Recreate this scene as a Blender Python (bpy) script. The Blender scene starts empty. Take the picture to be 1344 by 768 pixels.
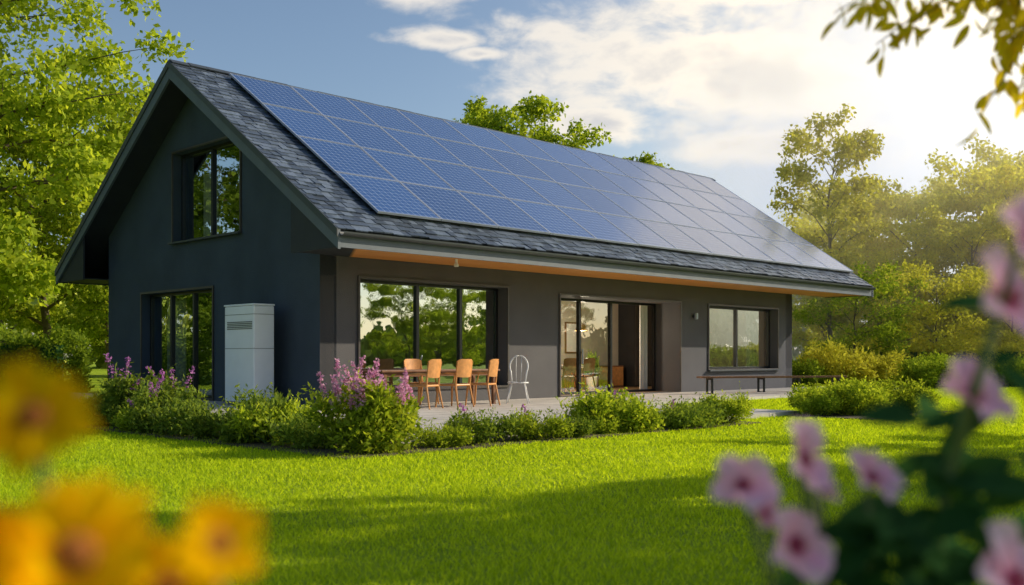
import bpy, math, random, bmesh
import numpy as np
from mathutils import Vector, Matrix
R=random.Random(7)
sc=bpy.context.scene
COL=sc.collection
sc.view_settings.view_transform='Standard'
sc.view_settings.look='None'
sc.view_settings.exposure=0
SUN_AZ=math.radians(72); SUN_EL=math.radians(26)

# ------------------------------------------------------------------ materials
def newmat(name):
    m=bpy.data.materials.new(name); m.use_nodes=True
    nt=m.node_tree; nt.nodes.clear()
    out=nt.nodes.new('ShaderNodeOutputMaterial')
    return m,nt,out
def N(nt,t,**k):
    n=nt.nodes.new(t)
    for a,b in k.items(): setattr(n,a,b)
    return n
def mat(name,c,rough=.6,metal=0.,var=.15,vs=3.,bump=0.,bs=30.,spec=.5,coat=0.):
    m,nt,out=newmat(name); L=nt.links
    p=N(nt,'ShaderNodeBsdfPrincipled'); L.new(p.outputs[0],out.inputs[0])
    p.inputs['Roughness'].default_value=rough; p.inputs['Metallic'].default_value=metal
    p.inputs['Specular IOR Level'].default_value=spec
    p.inputs['Coat Weight'].default_value=coat
    tc=N(nt,'ShaderNodeTexCoord'); no=N(nt,'ShaderNodeTexNoise')
    no.inputs['Scale'].default_value=vs; no.inputs['Detail'].default_value=6
    L.new(tc.outputs['Object'],no.inputs['Vector'])
    r=N(nt,'ShaderNodeValToRGB'); r.color_ramp.elements[0].position=.3; r.color_ramp.elements[1].position=.7
    r.color_ramp.elements[0].color=(*[x*(1-var) for x in c],1); r.color_ramp.elements[1].color=(*[min(1,x*(1+var)) for x in c],1)
    L.new(no.outputs['Fac'],r.inputs[0]); L.new(r.outputs[0],p.inputs['Base Color'])
    if bump>0:
        n2=N(nt,'ShaderNodeTexNoise'); n2.inputs['Scale'].default_value=bs; n2.inputs['Detail'].default_value=5
        L.new(tc.outputs['Object'],n2.inputs['Vector'])
        b=N(nt,'ShaderNodeBump'); b.inputs['Strength'].default_value=bump; b.inputs['Distance'].default_value=.02
        L.new(n2.outputs['Fac'],b.inputs['Height']); L.new(b.outputs[0],p.inputs['Normal'])
    return m
def leafmat(name,c1,c2,trans=.45,tc=None):
    m,nt,out=newmat(name); L=nt.links
    g=N(nt,'ShaderNodeNewGeometry'); oi=N(nt,'ShaderNodeObjectInfo')
    r=N(nt,'ShaderNodeValToRGB'); r.color_ramp.elements[0].color=(*c1,1); r.color_ramp.elements[1].color=(*c2,1)
    L.new(g.outputs['Random Per Island'],r.inputs[0])
    hs=N(nt,'ShaderNodeHueSaturation'); L.new(r.outputs[0],hs.inputs['Color'])
    mr=N(nt,'ShaderNodeMapRange'); mr.inputs['To Min'].default_value=.8; mr.inputs['To Max'].default_value=1.18
    L.new(oi.outputs['Random'],mr.inputs[0]); L.new(mr.outputs[0],hs.inputs['Value'])
    d=N(nt,'ShaderNodeBsdfDiffuse'); L.new(hs.outputs[0],d.inputs['Color'])
    if trans<=0:
        L.new(d.outputs[0],out.inputs[0]); return m
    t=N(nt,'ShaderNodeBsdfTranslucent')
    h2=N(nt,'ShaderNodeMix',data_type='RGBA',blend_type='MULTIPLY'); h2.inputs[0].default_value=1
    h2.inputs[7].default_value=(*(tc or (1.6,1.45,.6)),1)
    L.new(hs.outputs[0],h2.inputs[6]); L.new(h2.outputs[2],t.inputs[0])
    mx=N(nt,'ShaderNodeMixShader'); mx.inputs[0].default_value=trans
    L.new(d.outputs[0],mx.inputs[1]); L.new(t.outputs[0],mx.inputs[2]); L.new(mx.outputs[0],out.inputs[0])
    return m

M={}
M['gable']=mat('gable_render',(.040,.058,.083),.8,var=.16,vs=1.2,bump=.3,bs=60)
M['wall']=mat('charcoal_render',(.102,.099,.106),.85,var=.12,vs=1.0,bump=.35,bs=60)
M['trim']=mat('dark_metal_trim',(.05,.06,.07),.45,var=.1)
M['barge']=mat('slate_blue_board',(.10,.125,.155),.5,var=.1)
M['frame']=mat('black_window_frame',(.014,.015,.017),.35,var=.1)
M['reveal']=mat('bronze_frame',(.06,.05,.045),.4,var=.1)
M['under']=mat('dark_soffit',(.025,.03,.036),.7,var=.1)
M['inner']=mat('interior_plaster',(.58,.52,.43),.8,var=.06)
M['innerfloor']=mat('interior_oak_floor',(.3,.19,.1),.4,var=.2)
M['wood']=mat('warm_oak',(.58,.26,.075),.45,var=.25,vs=9)
M['darkwood']=mat('walnut',(.19,.08,.033),.5,var=.25,vs=8)
M['white']=mat('silver_powder_coat',(.84,.88,.93),.35,var=.03)
M['grey']=mat('grille_grey',(.12,.13,.15),.5)
M['whitemetal']=mat('white_tube',(.78,.78,.78),.3)
M['bark']=mat('bark',(.13,.10,.065),.9,var=.4,vs=6,bump=.6,bs=14)
M['stem']=mat('green_stem',(.07,.12,.03),.6)
M['soil']=mat('garden_soil',(.07,.055,.03),.95,var=.4,vs=8,bump=.8,bs=20)
M['curtain']=mat('linen_curtain',(.78,.76,.72),.9,var=.05)
M['black']=mat('black_metal',(.02,.02,.022),.4)
def soffit():
    m,nt,out=newmat('cedar_soffit'); L=nt.links
    p=N(nt,'ShaderNodeBsdfPrincipled'); L.new(p.outputs[0],out.inputs[0]); p.inputs['Roughness'].default_value=.5
    tc=N(nt,'ShaderNodeTexCoord'); mp=N(nt,'ShaderNodeMapping'); mp.inputs['Scale'].default_value=(1,12,1)
    no=N(nt,'ShaderNodeTexNoise'); no.inputs['Scale'].default_value=2; L.new(tc.outputs['Object'],mp.inputs[0]); L.new(mp.outputs[0],no.inputs[0])
    r=N(nt,'ShaderNodeValToRGB'); r.color_ramp.elements[0].color=(.68,.24,.05,1); r.color_ramp.elements[1].color=(.95,.45,.13,1)
    L.new(no.outputs[0],r.inputs[0]); L.new(r.outputs[0],p.inputs['Base Color'])
    return m
M['cedar']=soffit()
def slate():
    m,nt,out=newmat('slate_tiles'); L=nt.links
    p=N(nt,'ShaderNodeBsdfPrincipled'); L.new(p.outputs[0],out.inputs[0]); p.inputs['Roughness'].default_value=.36
    g=N(nt,'ShaderNodeNewGeometry'); r=N(nt,'ShaderNodeValToRGB')
    e=r.color_ramp.elements; e[0].color=(.045,.060,.088,1); e[1].color=(.16,.20,.27,1)
    x=e.new(.5); x.color=(.085,.11,.155,1)
    L.new(g.outputs['Random Per Island'],r.inputs[0])
    tc=N(nt,'ShaderNodeTexCoord'); no=N(nt,'ShaderNodeTexNoise'); no.inputs['Scale'].default_value=18; no.inputs['Detail'].default_value=6
    L.new(tc.outputs['Object'],no.inputs[0])
    mx=N(nt,'ShaderNodeMix',data_type='RGBA',blend_type='MULTIPLY'); mx.inputs[0].default_value=.5
    L.new(r.outputs[0],mx.inputs[6]); r2=N(nt,'ShaderNodeValToRGB'); r2.color_ramp.elements[0].color=(.4,.4,.4,1); r2.color_ramp.elements[1].color=(1.4,1.4,1.4,1)
    L.new(no.outputs[0],r2.inputs[0]); L.new(r2.outputs[0],mx.inputs[7]); L.new(mx.outputs[2],p.inputs['Base Color'])
    b=N(nt,'ShaderNodeBump'); b.inputs['Strength'].default_value=.6; b.inputs['Distance'].default_value=.02
    L.new(no.outputs[0],b.inputs['Height']); L.new(b.outputs[0],p.inputs['Normal'])
    return m
M['slate']=slate()
def mth(nt,op,a,b=None,c=None,clamp=False):
    n=nt.nodes.new('ShaderNodeMath'); n.operation=op; n.use_clamp=clamp
    for i,x in enumerate((a,b,c)):
        if x is None: continue
        if isinstance(x,(int,float)): n.inputs[i].default_value=x
        else: nt.links.new(x,n.inputs[i])
    return n.outputs[0]
def pvmat():
    m,nt,out=newmat('solar_cells'); L=nt.links
    p=N(nt,'ShaderNodeBsdfPrincipled'); L.new(p.outputs[0],out.inputs[0])
    p.inputs['Roughness'].default_value=.16; p.inputs['Specular IOR Level'].default_value=.85
    p.inputs['Coat Weight'].default_value=.3; p.inputs['Coat Roughness'].default_value=.07
    tc=N(nt,'ShaderNodeTexCoord'); s=N(nt,'ShaderNodeSeparateXYZ'); L.new(tc.outputs['Object'],s.inputs[0])
    c=.156
    fx=mth(nt,'ABSOLUTE',mth(nt,'SUBTRACT',mth(nt,'FRACT',mth(nt,'DIVIDE',mth(nt,'ADD',s.outputs[0],10*c),c)),.5))
    fy=mth(nt,'ABSOLUTE',mth(nt,'SUBTRACT',mth(nt,'FRACT',mth(nt,'DIVIDE',mth(nt,'ADD',s.outputs[1],10*c),c)),.5))
    line=mth(nt,'GREATER_THAN',mth(nt,'MAXIMUM',fx,fy),.468)
    dia=mth(nt,'GREATER_THAN',mth(nt,'ADD',fx,fy),.87)
    f=mth(nt,'MAXIMUM',line,dia)
    oi=N(nt,'ShaderNodeObjectInfo')
    mx=N(nt,'ShaderNodeMix',data_type='RGBA'); L.new(f,mx.inputs[0])
    r=N(nt,'ShaderNodeValToRGB'); r.color_ramp.elements[0].color=(.015,.052,.18,1); r.color_ramp.elements[1].color=(.024,.078,.25,1)
    L.new(oi.outputs['Random'],r.inputs[0]); L.new(r.outputs[0],mx.inputs[6])
    mx.inputs[7].default_value=(.26,.35,.54,1)
    L.new(mx.outputs[2],p.inputs['Base Color'])
    no=N(nt,'ShaderNodeTexNoise'); no.inputs['Scale'].default_value=2.5; L.new(tc.outputs['Object'],no.inputs[0])
    b=N(nt,'ShaderNodeBump'); b.inputs['Strength'].default_value=.12; b.inputs['Distance'].default_value=.02
    L.new(no.outputs[0],b.inputs['Height']); L.new(b.outputs[0],p.inputs['Normal']); L.new(b.outputs[0],p.inputs['Coat Normal'])
    return m
M['pv']=pvmat(); M['alu']=mat('aluminium_frame',(.45,.49,.57),.4,metal=.6,var=.05)
def glass(name,fac):
    m,nt,out=newmat(name); L=nt.links
    t=N(nt,'ShaderNodeBsdfTransparent'); t.inputs[0].default_value=(.80,.84,.82,1)
    g=N(nt,'ShaderNodeBsdfGlossy'); g.inputs['Roughness'].default_value=.01; g.inputs[0].default_value=(.84,.94,.98,1)
    tc=N(nt,'ShaderNodeTexCoord'); no=N(nt,'ShaderNodeTexNoise'); no.inputs['Scale'].default_value=1.6; L.new(tc.outputs['Object'],no.inputs[0])
    b=N(nt,'ShaderNodeBump'); b.inputs['Strength'].default_value=.14; b.inputs['Distance'].default_value=.02
    L.new(no.outputs[0],b.inputs['Height']); L.new(b.outputs[0],g.inputs['Normal'])
    mx=N(nt,'ShaderNodeMixShader'); mx.inputs[0].default_value=fac
    L.new(t.outputs[0],mx.inputs[1]); L.new(g.outputs[0],mx.inputs[2]); L.new(mx.outputs[0],out.inputs[0])
    return m
M['glass']=glass('window_glass',.52); M['glass_clear']=glass('clear_door_glass',.2)
def paving():
    m,nt,out=newmat('stone_paving'); L=nt.links
    p=N(nt,'ShaderNodeBsdfPrincipled'); L.new(p.outputs[0],out.inputs[0]); p.inputs['Roughness'].default_value=.7
    tc=N(nt,'ShaderNodeTexCoord'); br=N(nt,'ShaderNodeTexBrick'); br.inputs['Scale'].default_value=1
    br.inputs['Brick Width'].default_value=.9; br.inputs['Row Height'].default_value=.6; br.inputs['Mortar Size'].default_value=.012
    br.inputs['Color1'].default_value=(.58,.55,.51,1); br.inputs['Color2'].default_value=(.70,.66,.61,1); br.inputs['Mortar'].default_value=(.2,.19,.18,1)
    L.new(tc.outputs['Object'],br.inputs[0])
    no=N(nt,'ShaderNodeTexNoise'); no.inputs['Scale'].default_value=6; no.inputs['Detail'].default_value=8; L.new(tc.outputs['Object'],no.inputs[0])
    mx=N(nt,'ShaderNodeMix',data_type='RGBA',blend_type='MULTIPLY'); mx.inputs[0].default_value=.4
    L.new(br.outputs[0],mx.inputs[6]); L.new(no.outputs[0],mx.inputs[7]); 
    L.new(mx.outputs[2],p.inputs['Base Color'])
    return m
M['paving']=paving()
def ground():
    m,nt,out=newmat('lawn_ground'); L=nt.links
    p=N(nt,'ShaderNodeBsdfPrincipled'); L.new(p.outputs[0],out.inputs[0]); p.inputs['Roughness'].default_value=.9; p.inputs['Specular IOR Level'].default_value=.1
    tc=N(nt,'ShaderNodeTexCoord'); no=N(nt,'ShaderNodeTexNoise'); no.inputs['Scale'].default_value=.5; no.inputs['Detail'].default_value=10
    L.new(tc.outputs['Object'],no.inputs[0]); r=N(nt,'ShaderNodeValToRGB')
    r.color_ramp.elements[0].position=.35; r.color_ramp.elements[1].position=.65
    r.color_ramp.elements[0].color=(.18,.28,.012,1); r.color_ramp.elements[1].color=(.37,.47,.022,1)
    L.new(no.outputs[0],r.inputs[0]); L.new(r.outputs[0],p.inputs['Base Color'])
    n2=N(nt,'ShaderNodeTexNoise'); n2.inputs['Scale'].default_value=25; n2.inputs['Detail'].default_value=4; L.new(tc.outputs['Object'],n2.inputs[0])
    b=N(nt,'ShaderNodeBump'); b.inputs['Strength'].default_value=.8; b.inputs['Distance'].default_value=.05
    L.new(n2.outputs[0],b.inputs['Height']); L.new(b.outputs[0],p.inputs['Normal'])
    return m
M['ground']=ground()
M['grass']=leafmat('grass_blade',(.25,.38,.012),(.64,.77,.04),.5,(1.3,1.2,.5))
M['lf_green']=leafmat('leaf_green',(.12,.20,.02),(.32,.42,.05),.5)
M['lf_dark']=leafmat('leaf_dark_green',(.035,.08,.018),(.10,.17,.03),.35)
M['lf_glow']=leafmat('leaf_painted_glow',(.64,.58,.05),(1.0,.86,.12),.5,(1.0,1.05,.6))  # golden sun glow and haze of the far garden put into the leaf colour
M['lf_shrub']=leafmat('leaf_shrub',(.09,.155,.025),(.27,.36,.06),.4)
M['lf_bright']=leafmat('leaf_bright_green',(.19,.29,.022),(.46,.54,.06),.5,(1.4,1.3,.6))
M['lf_branch']=leafmat('leaf_backlit',(.72,.52,.02),(1.0,.76,.05),.75,(1.,1.,.5))  # gold of the backlight is painted into these leaves
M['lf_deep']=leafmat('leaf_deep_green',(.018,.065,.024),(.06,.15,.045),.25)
M['lf_far']=leafmat('leaf_far_woodland',(.22,.28,.04),(.42,.45,.08),0)
M['pet_purple']=leafmat('petal_purple',(.36,.13,.40),(.66,.30,.62),.4,(1.2,1,1.2))
M['pet_rose']=leafmat('petal_rose',(.66,.26,.50),(.95,.55,.78),.4,(1.,1,1.))
M['pet_yellow']=leafmat('petal_yellow',(1.0,.54,.002),(1.0,.66,.005),.4,(1.,1,.5))
M['core_orange']=mat('flower_core_orange',(.40,.12,.01),.8,bump=.5,bs=90)
def petal_pink():
    m,nt,out=newmat('petal_pink'); L=nt.links
    tc=N(nt,'ShaderNodeTexCoord'); v=N(nt,'ShaderNodeVectorMath',operation='LENGTH'); L.new(tc.outputs['Object'],v.inputs[0])
    no=N(nt,'ShaderNodeTexNoise'); no.inputs['Scale'].default_value=60; L.new(tc.outputs['Object'],no.inputs[0])
    r=N(nt,'ShaderNodeValToRGB'); e=r.color_ramp.elements; e[0].position=.0; e[0].color=(.34,.03,.14,1); e[1].position=1; e[1].color=(1.0,.70,.90,1)
    x=e.new(.20); x.color=(.66,.15,.38,1); x=e.new(.34); x.color=(1.0,.52,.72,1); x=e.new(.7); x.color=(.97,.54,.82,1)
    L.new(mth(nt,'ADD',mth(nt,'MULTIPLY',v.outputs['Value'],26.),mth(nt,'MULTIPLY',mth(nt,'SUBTRACT',no.outputs['Fac'],.5),.35)),r.inputs[0])
    d=N(nt,'ShaderNodeBsdfDiffuse'); t=N(nt,'ShaderNodeBsdfTranslucent'); L.new(r.outputs[0],d.inputs[0]); L.new(r.outputs[0],t.inputs[0])
    mx=N(nt,'ShaderNodeMixShader'); mx.inputs[0].default_value=.4; L.new(d.outputs[0],mx.inputs[1]); L.new(t.outputs[0],mx.inputs[2]); L.new(mx.outputs[0],out.inputs[0])
    return m
M['pet_pink']=petal_pink(); M['core_magenta']=mat('flower_core_magenta',(.40,.05,.12),.8)

# ------------------------------------------------------------------ builders
class MB:
    def __init__(s): s.v=[];s.f=[];s.m=[]
    def q(s,pts,m=0):
        b=len(s.v); s.v+= [tuple(p) for p in pts]; s.f.append(tuple(range(b,b+len(pts)))); s.m.append(m)
    def box(s,x0,x1,y0,y1,z0,z1,m=0,mtx=None):
        c=[(x0,y0,z0),(x1,y0,z0),(x1,y1,z0),(x0,y1,z0),(x0,y0,z1),(x1,y0,z1),(x1,y1,z1),(x0,y1,z1)]
        if mtx is not None: c=[tuple(mtx@Vector(p)) for p in c]
        b=len(s.v); s.v+=c
        for f in ((0,3,2,1),(4,5,6,7),(0,1,5,4),(1,2,6,5),(2,3,7,6),(3,0,4,7)):
            s.f.append(tuple(b+i for i in f)); s.m.append(m)
    def prism(s,poly,ext,m=0):
        n=len(poly); b=len(s.v); e=Vector(ext)
        s.v+=[tuple(p) for p in poly]+[tuple(Vector(p)+e) for p in poly]
        s.f.append(tuple(b+i for i in range(n))[::-1]); s.m.append(m)
        s.f.append(tuple(b+n+i for i in range(n))); s.m.append(m)
        for i in range(n):
            j=(i+1)%n; s.f.append((b+i,b+j,b+n+j,b+n+i)); s.m.append(m)
    def tube(s,pts,rad,n=8,m=0):
        pts=[Vector(p) for p in pts]
        if not hasattr(rad,'__len__'): rad=[rad]*len(pts)
        b=len(s.v); ref=None
        for i,p in enumerate(pts):
            d=(pts[min(i+1,len(pts)-1)]-pts[max(i-1,0)]).normalized()
            if ref is None: ref=Vector((1,0,0)) if abs(d.x)<.8 else Vector((0,1,0))
            u=d.cross(ref).normalized(); w=d.cross(u).normalized()
            for k in range(n):
                a=2*math.pi*k/n; s.v.append(tuple(p+(u*math.cos(a)+w*math.sin(a))*rad[i]))
        for i in range(len(pts)-1):
            for k in range(n):
                k2=(k+1)%n
                s.f.append((b+i*n+k,b+i*n+k2,b+(i+1)*n+k2,b+(i+1)*n+k)); s.m.append(m)
        s.f.append(tuple(b+k for k in range(n))[::-1]); s.m.append(m)
        e=b+(len(pts)-1)*n; s.f.append(tuple(e+k for k in range(n))); s.m.append(m)
    def mesh(s,name,mats,smooth=False,recalc=False):
        me=bpy.data.meshes.new(name); me.from_pydata(s.v,[],s.f)
        for x in mats: me.materials.append(M[x] if isinstance(x,str) else x)
        me.polygons.foreach_set('material_index',s.m)
        if smooth: me.polygons.foreach_set('use_smooth',[True]*len(s.f))
        me.update()
        if recalc:
            bm=bmesh.new(); bm.from_mesh(me); bmesh.ops.recalc_face_normals(bm,faces=bm.faces); bm.to_mesh(me); bm.free()
        return me
    def obj(s,name,mats,parent=None,smooth=False,bevel=0,recalc=False,loc=None,rot=None):
        o=bpy.data.objects.new(name,s.mesh(name,mats,smooth,recalc)); COL.objects.link(o)
        if parent: o.parent=parent
        if loc: o.location=loc
        if rot: o.rotation_euler=rot
        if bevel:
            bv=o.modifiers.new('bevel','BEVEL'); bv.width=bevel; bv.segments=2; bv.limit_method='ANGLE'
        return o
def inst(me,name,parent=None,loc=(0,0,0),rot=(0,0,0),sca=(1,1,1)):
    o=bpy.data.objects.new(name,me); COL.objects.link(o); o.parent=parent
    o.location=loc; o.rotation_euler=rot; o.scale=sca
    return o
def thing(name,loc=(0,0,0),rz=0,label='',cat='',group=None,scale=1):
    o=bpy.data.objects.new(name,None); o.empty_display_size=.2; COL.objects.link(o)
    o.location=loc; o.rotation_euler=(0,0,rz); o.scale=(scale,)*3
    o['label']=label; o['category']=cat
    if group: o['group']=group
    return o
def part(name,parent,loc=(0,0,0)):
    o=bpy.data.objects.new(name,None); o.empty_display_size=.1; COL.objects.link(o); o.parent=parent; o.location=loc; return o
def dup(src,loc,rz=0,scale=None,label=None,group=None):
    def rec(o,par):
        c=o.copy(); COL.objects.link(c)
        if par: c.parent=par
        for ch in o.children: rec(ch,c)
        return c
    c=rec(src,None); c.location=loc; c.rotation_euler=(0,0,rz)
    if scale is not None: c.scale=(scale,)*3
    if label: c['label']=label
    if group: c['group']=group
    return c
def npmesh(name,V,Fn,k,mats):
    me=bpy.data.meshes.new(name)
    me.vertices.add(len(V)); me.vertices.foreach_set('co',np.ascontiguousarray(V,dtype=np.float32).ravel())
    nf=len(Fn); me.loops.add(nf*k); me.loops.foreach_set('vertex_index',np.ascontiguousarray(Fn,dtype=np.int32).ravel())
    me.polygons.add(nf); me.polygons.foreach_set('loop_start',np.arange(0,nf*k,k,dtype=np.int32))
    for x in mats: me.materials.append(M[x] if isinstance(x,str) else x)
    me.update(calc_edges=True); return me
def leaves(C,size,rng,aspect=.55,down=.3,out=None):
    n=len(C); d=rng.normal(size=(n,3)); d[:,2]-=down
    if out is not None: d+=out
    d/=np.linalg.norm(d,axis=1)[:,None]+1e-9
    a=rng.normal(size=(n,3)); s=np.cross(d,a); s/=np.linalg.norm(s,axis=1)[:,None]+1e-9
    nn=np.cross(s,d)
    L=(size*(.6+.8*rng.random(n)))[:,None]; W=L*aspect*.5
    v0=C; v2=C+d*L; v1=C+d*L*.45+s*W+nn*L*.08; v3=C+d*L*.45-s*W+nn*L*.08
    V=np.stack([v0,v1,v2,v3],1).reshape(-1,3)
    return V,np.arange(n*4).reshape(-1,4)

# ------------------------------------------------------------------ trees
def gen_tree(seed,H,cb,cr,tr,nleaf,ls,clump=.2,nl=16,lift=.35,flat=.6,even=.5):
    rng=np.random.default_rng(seed); mb=MB()
    wob=[rng.normal(0,.012*H,2) for _ in range(9)]
    tp=[]; x=y=0
    for i in range(9):
        if i>0: x+=wob[i][0]; y+=wob[i][1]
        tp.append((x,y,H*.92*i/8))
    def tr_at(f):
        g=min(f/.92,1)*8; i=min(int(g),7); u=g-i
        return np.array(tp[i])*(1-u)+np.array(tp[i+1])*u
    mb.tube([(p[0],p[1],p[2]-(.1 if i==0 else 0)) for i,p in enumerate(tp)],[tr*(1.25 if i==0 else 1)*(1-i/8*.85) for i in range(9)],8)
    clumps=[]
    for i in range(nl):
        f=cb*.9+(.86-cb*.9)*(i+rng.random()*.8)/nl
        u=max(0,min(1,(f-cb)/(1-cb)))
        pr=math.sin(math.pi*(.16+.74*u))**.6
        Ln=cr*pr*(.8+.35*rng.random()); az=i*2.4+rng.normal()*.4
        p0=tr_at(f); dx=np.array([math.cos(az),math.sin(az),0])
        rise=min(Ln*(lift+.5*u),max(.1,(H*1.0-p0[2])*.9))
        p1=p0+dx*Ln*.35+np.array([0,0,rise*.55]); p2=p0+dx*Ln*.7+np.array([0,0,rise*.85])+rng.normal(0,.04*Ln,3); p3=p0+dx*Ln+np.array([0,0,rise*.9])+rng.normal(0,.05*Ln,3)
        r0=tr*(1-f*.85)*.5
        mb.tube([p0,p1,p2,p3],[r0,r0*.7,r0*.45,r0*.15],5)
        clumps+= [(p3,1.),(p2,.85),(p1,.6)]
        for k in range(5):
            t=.2+.75*rng.random(); q=(p1*(1-t)+p2*t) if k%2 else (p2*(1-t)+p3*t)
            ang=az+rng.choice([-1,1])*(.5+.9*rng.random()); l2=Ln*(.3+.35*rng.random())
            e=q+np.array([math.cos(ang)*l2,math.sin(ang)*l2,l2*(-.1+.6*rng.random())])
            mb.tube([q,(q+e)/2+rng.normal(0,.03*l2,3),e],[r0*.35,r0*.22,r0*.07],4)
            clumps.append((e,.85)) 
    clumps.append((tr_at(.92),1.))
    w=np.array([c[1] for c in clumps]); w*= even+rng.random(len(w))*1.; w/=w.sum()
    idx=rng.choice(len(clumps),nleaf,p=w)
    P=np.array([c[0] for c in clumps])[idx]; S=np.array([c[1] for c in clumps])[idx]
    off=rng.normal(size=(nleaf,3)); off/=np.linalg.norm(off,axis=1)[:,None]; off*=(rng.random(nleaf)**.5)[:,None]
    off[:,2]*=flat
    P=P+off*(cr*clump*S)[:,None]+rng.normal(0,.035*cr,(nleaf,3))
    P[:,2]=np.maximum(P[:,2],.3)
    V,F=leaves(P,np.full(nleaf,ls),rng,.6,.4)
    return mb.mesh('trunk',['bark'],smooth=True), npmesh('crown',V,F,4,['lf_green'])
TM={}
TM['big']=gen_tree(1,18,.18,5.2,.30,38000,.25,.19,nl=26,even=.3)
TM['big2']=gen_tree(2,14,.16,4.2,.22,26000,.24,.19,nl=20,even=.3)
TM['round']=gen_tree(31,17,.55,3.2,.26,14000,.30,.26,nl=16,lift=.2,flat=.8,even=.7)
TM['mid']=gen_tree(3,10,.08,3.8,.2,20000,.22,.24,nl=18)
TM['mid2']=gen_tree(44,11,.10,3.1,.2,18000,.22,.26,nl=20,lift=.6,flat=.8)
TM['slim']=gen_tree(47,13,.18,1.9,.14,11000,.22,.30,nl=26,lift=.75,flat=.8,even=.6)
TM['small']=gen_tree(5,4.3,.2,1.9,.06,8000,.12,.26,nl=14,lift=.3)
TM['shade']=gen_tree(6,9.5,.40,2.8,.2,6000,.24,.15,nl=14,even=.1)
def tree(kind,x,y,sc_=1,leaf='lf_green',label='leafy green deciduous tree on the lawn',group=None,rz=None):
    t,c=TM[kind]; o=thing('tree',(x,y,0),R.random()*6.28 if rz is None else rz,label,'tree',group,sc_)
    inst(t,'trunk',o); cr=inst(c,'crown',o)
    cr.material_slots[0].link='OBJECT'; cr.material_slots[0].material=M[leaf]
    return o
g1='tall trees beside the house'
lab='tall deciduous tree with sunlit green foliage beside the house'
tree('big',-19.3,34,.98,'lf_bright',lab,g1,rz=.6)
tree('big2',-20.8,45,.95,'lf_bright',lab,g1)
tree('big',-26.5,42,.9,'lf_green',lab,g1)
tree('big2',-16.8,43,.74,'lf_bright','slender young tree growing behind the dark hedge',g1)
tree('mid',-28.5,57,1.1,'lf_green',lab,g1); tree('mid',-22,60,.85,'lf_bright',lab,g1); tree('mid',-34,52,1.2,'lf_green',lab,g1)
tree('mid2',-18,56,.70,'lf_green',lab,g1)
g2='trees rising behind the roof'
tree('round',-.3,62,1.01,'lf_bright','broad green tree rising above the solar roof',g2,rz=1.0)
tree('round',9.0,76,.97,'lf_bright','green tree top peeking over the roof ridge',g2,rz=2.5)
g3='sunlit golden trees past the far end of the house'
lg='golden backlit tree behind the clipped hedge'
tree('slim',15.6,50,.96,'lf_glow','tall slender airy tree glowing golden green',g3,rz=.5)
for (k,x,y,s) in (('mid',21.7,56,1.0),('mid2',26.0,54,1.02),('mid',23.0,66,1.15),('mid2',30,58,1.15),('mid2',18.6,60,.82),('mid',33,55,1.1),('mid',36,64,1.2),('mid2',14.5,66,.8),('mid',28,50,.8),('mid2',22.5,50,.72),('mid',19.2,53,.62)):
    tree(k,x,y,s,'lf_glow',lg,g3)
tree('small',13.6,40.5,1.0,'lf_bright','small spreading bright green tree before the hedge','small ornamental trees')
tree('small',17.5,42,1.05,'lf_glow','small ornamental tree beside the hedge, golden light in its leaf colour','small ornamental trees')
tree('small',21.5,44,1.1,'lf_glow','small ornamental tree beside the hedge, golden light in its leaf colour','small ornamental trees')
tree('small',25.5,45,1.2,'lf_glow','small ornamental tree beside the hedge, golden light in its leaf colour','small ornamental trees')
g4='garden trees casting shade over the lawn'
for (x,y,s,a) in ((11.6,8.2,1.0,.3),(12.9,11.4,.58,1.5),(13.8,15.2,.55,2.2),(14.8,9.0,1.12,4.0),(16.5,11.0,.9,5.2)):
    tree('shade',x,y,s,'lf_green','garden tree shading the lawn',g4,rz=a)
g5='trees around the garden boundary'
for (k,x,y,s) in (('big2',-30,20,1),('big',-38,30,1),('mid',-27,27,1.1),('mid',-33,12,1),('mid',46,18,.62),('mid',52,11,.55),('mid',40,25,.50),('mid',56,30,.6),('mid',58,3,.62),('mid',38,13,.42),('mid',34,21,.36),('mid',45,22,.55),('big2',-25,-18,1),('big',-5,-30,1),('big2',15,-28,1),('mid',33,-22,1)):
    tree(k,x,y,s,'lf_bright' if x>30 and y>0 else 'lf_green','boundary tree at the edge of the garden',g5)
rng=np.random.default_rng(11)
n=42000; az=rng.random(n)*2*math.pi
hh=8+2.5*np.sin(az*9)+1.8*np.sin(az*23+1)+1.2*np.sin(az*61)
low=np.exp(-((np.degrees(az)-85)/17)**2); hh=hh*(1-.6*low)
r=95+25*rng.random(n); z=hh*(rng.random(n)**.8)
V,F=leaves(np.stack([np.sin(az)*r,np.cos(az)*r,z],1),np.full(n,1.5),rng,.8,.2)
o=inst(npmesh('distant_woodland',V,F,4,['lf_far']),'distant_woodland'); o['kind']='stuff'; o['label']='far-off band of woodland trees around the garden'; o['category']='woodland'

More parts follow.
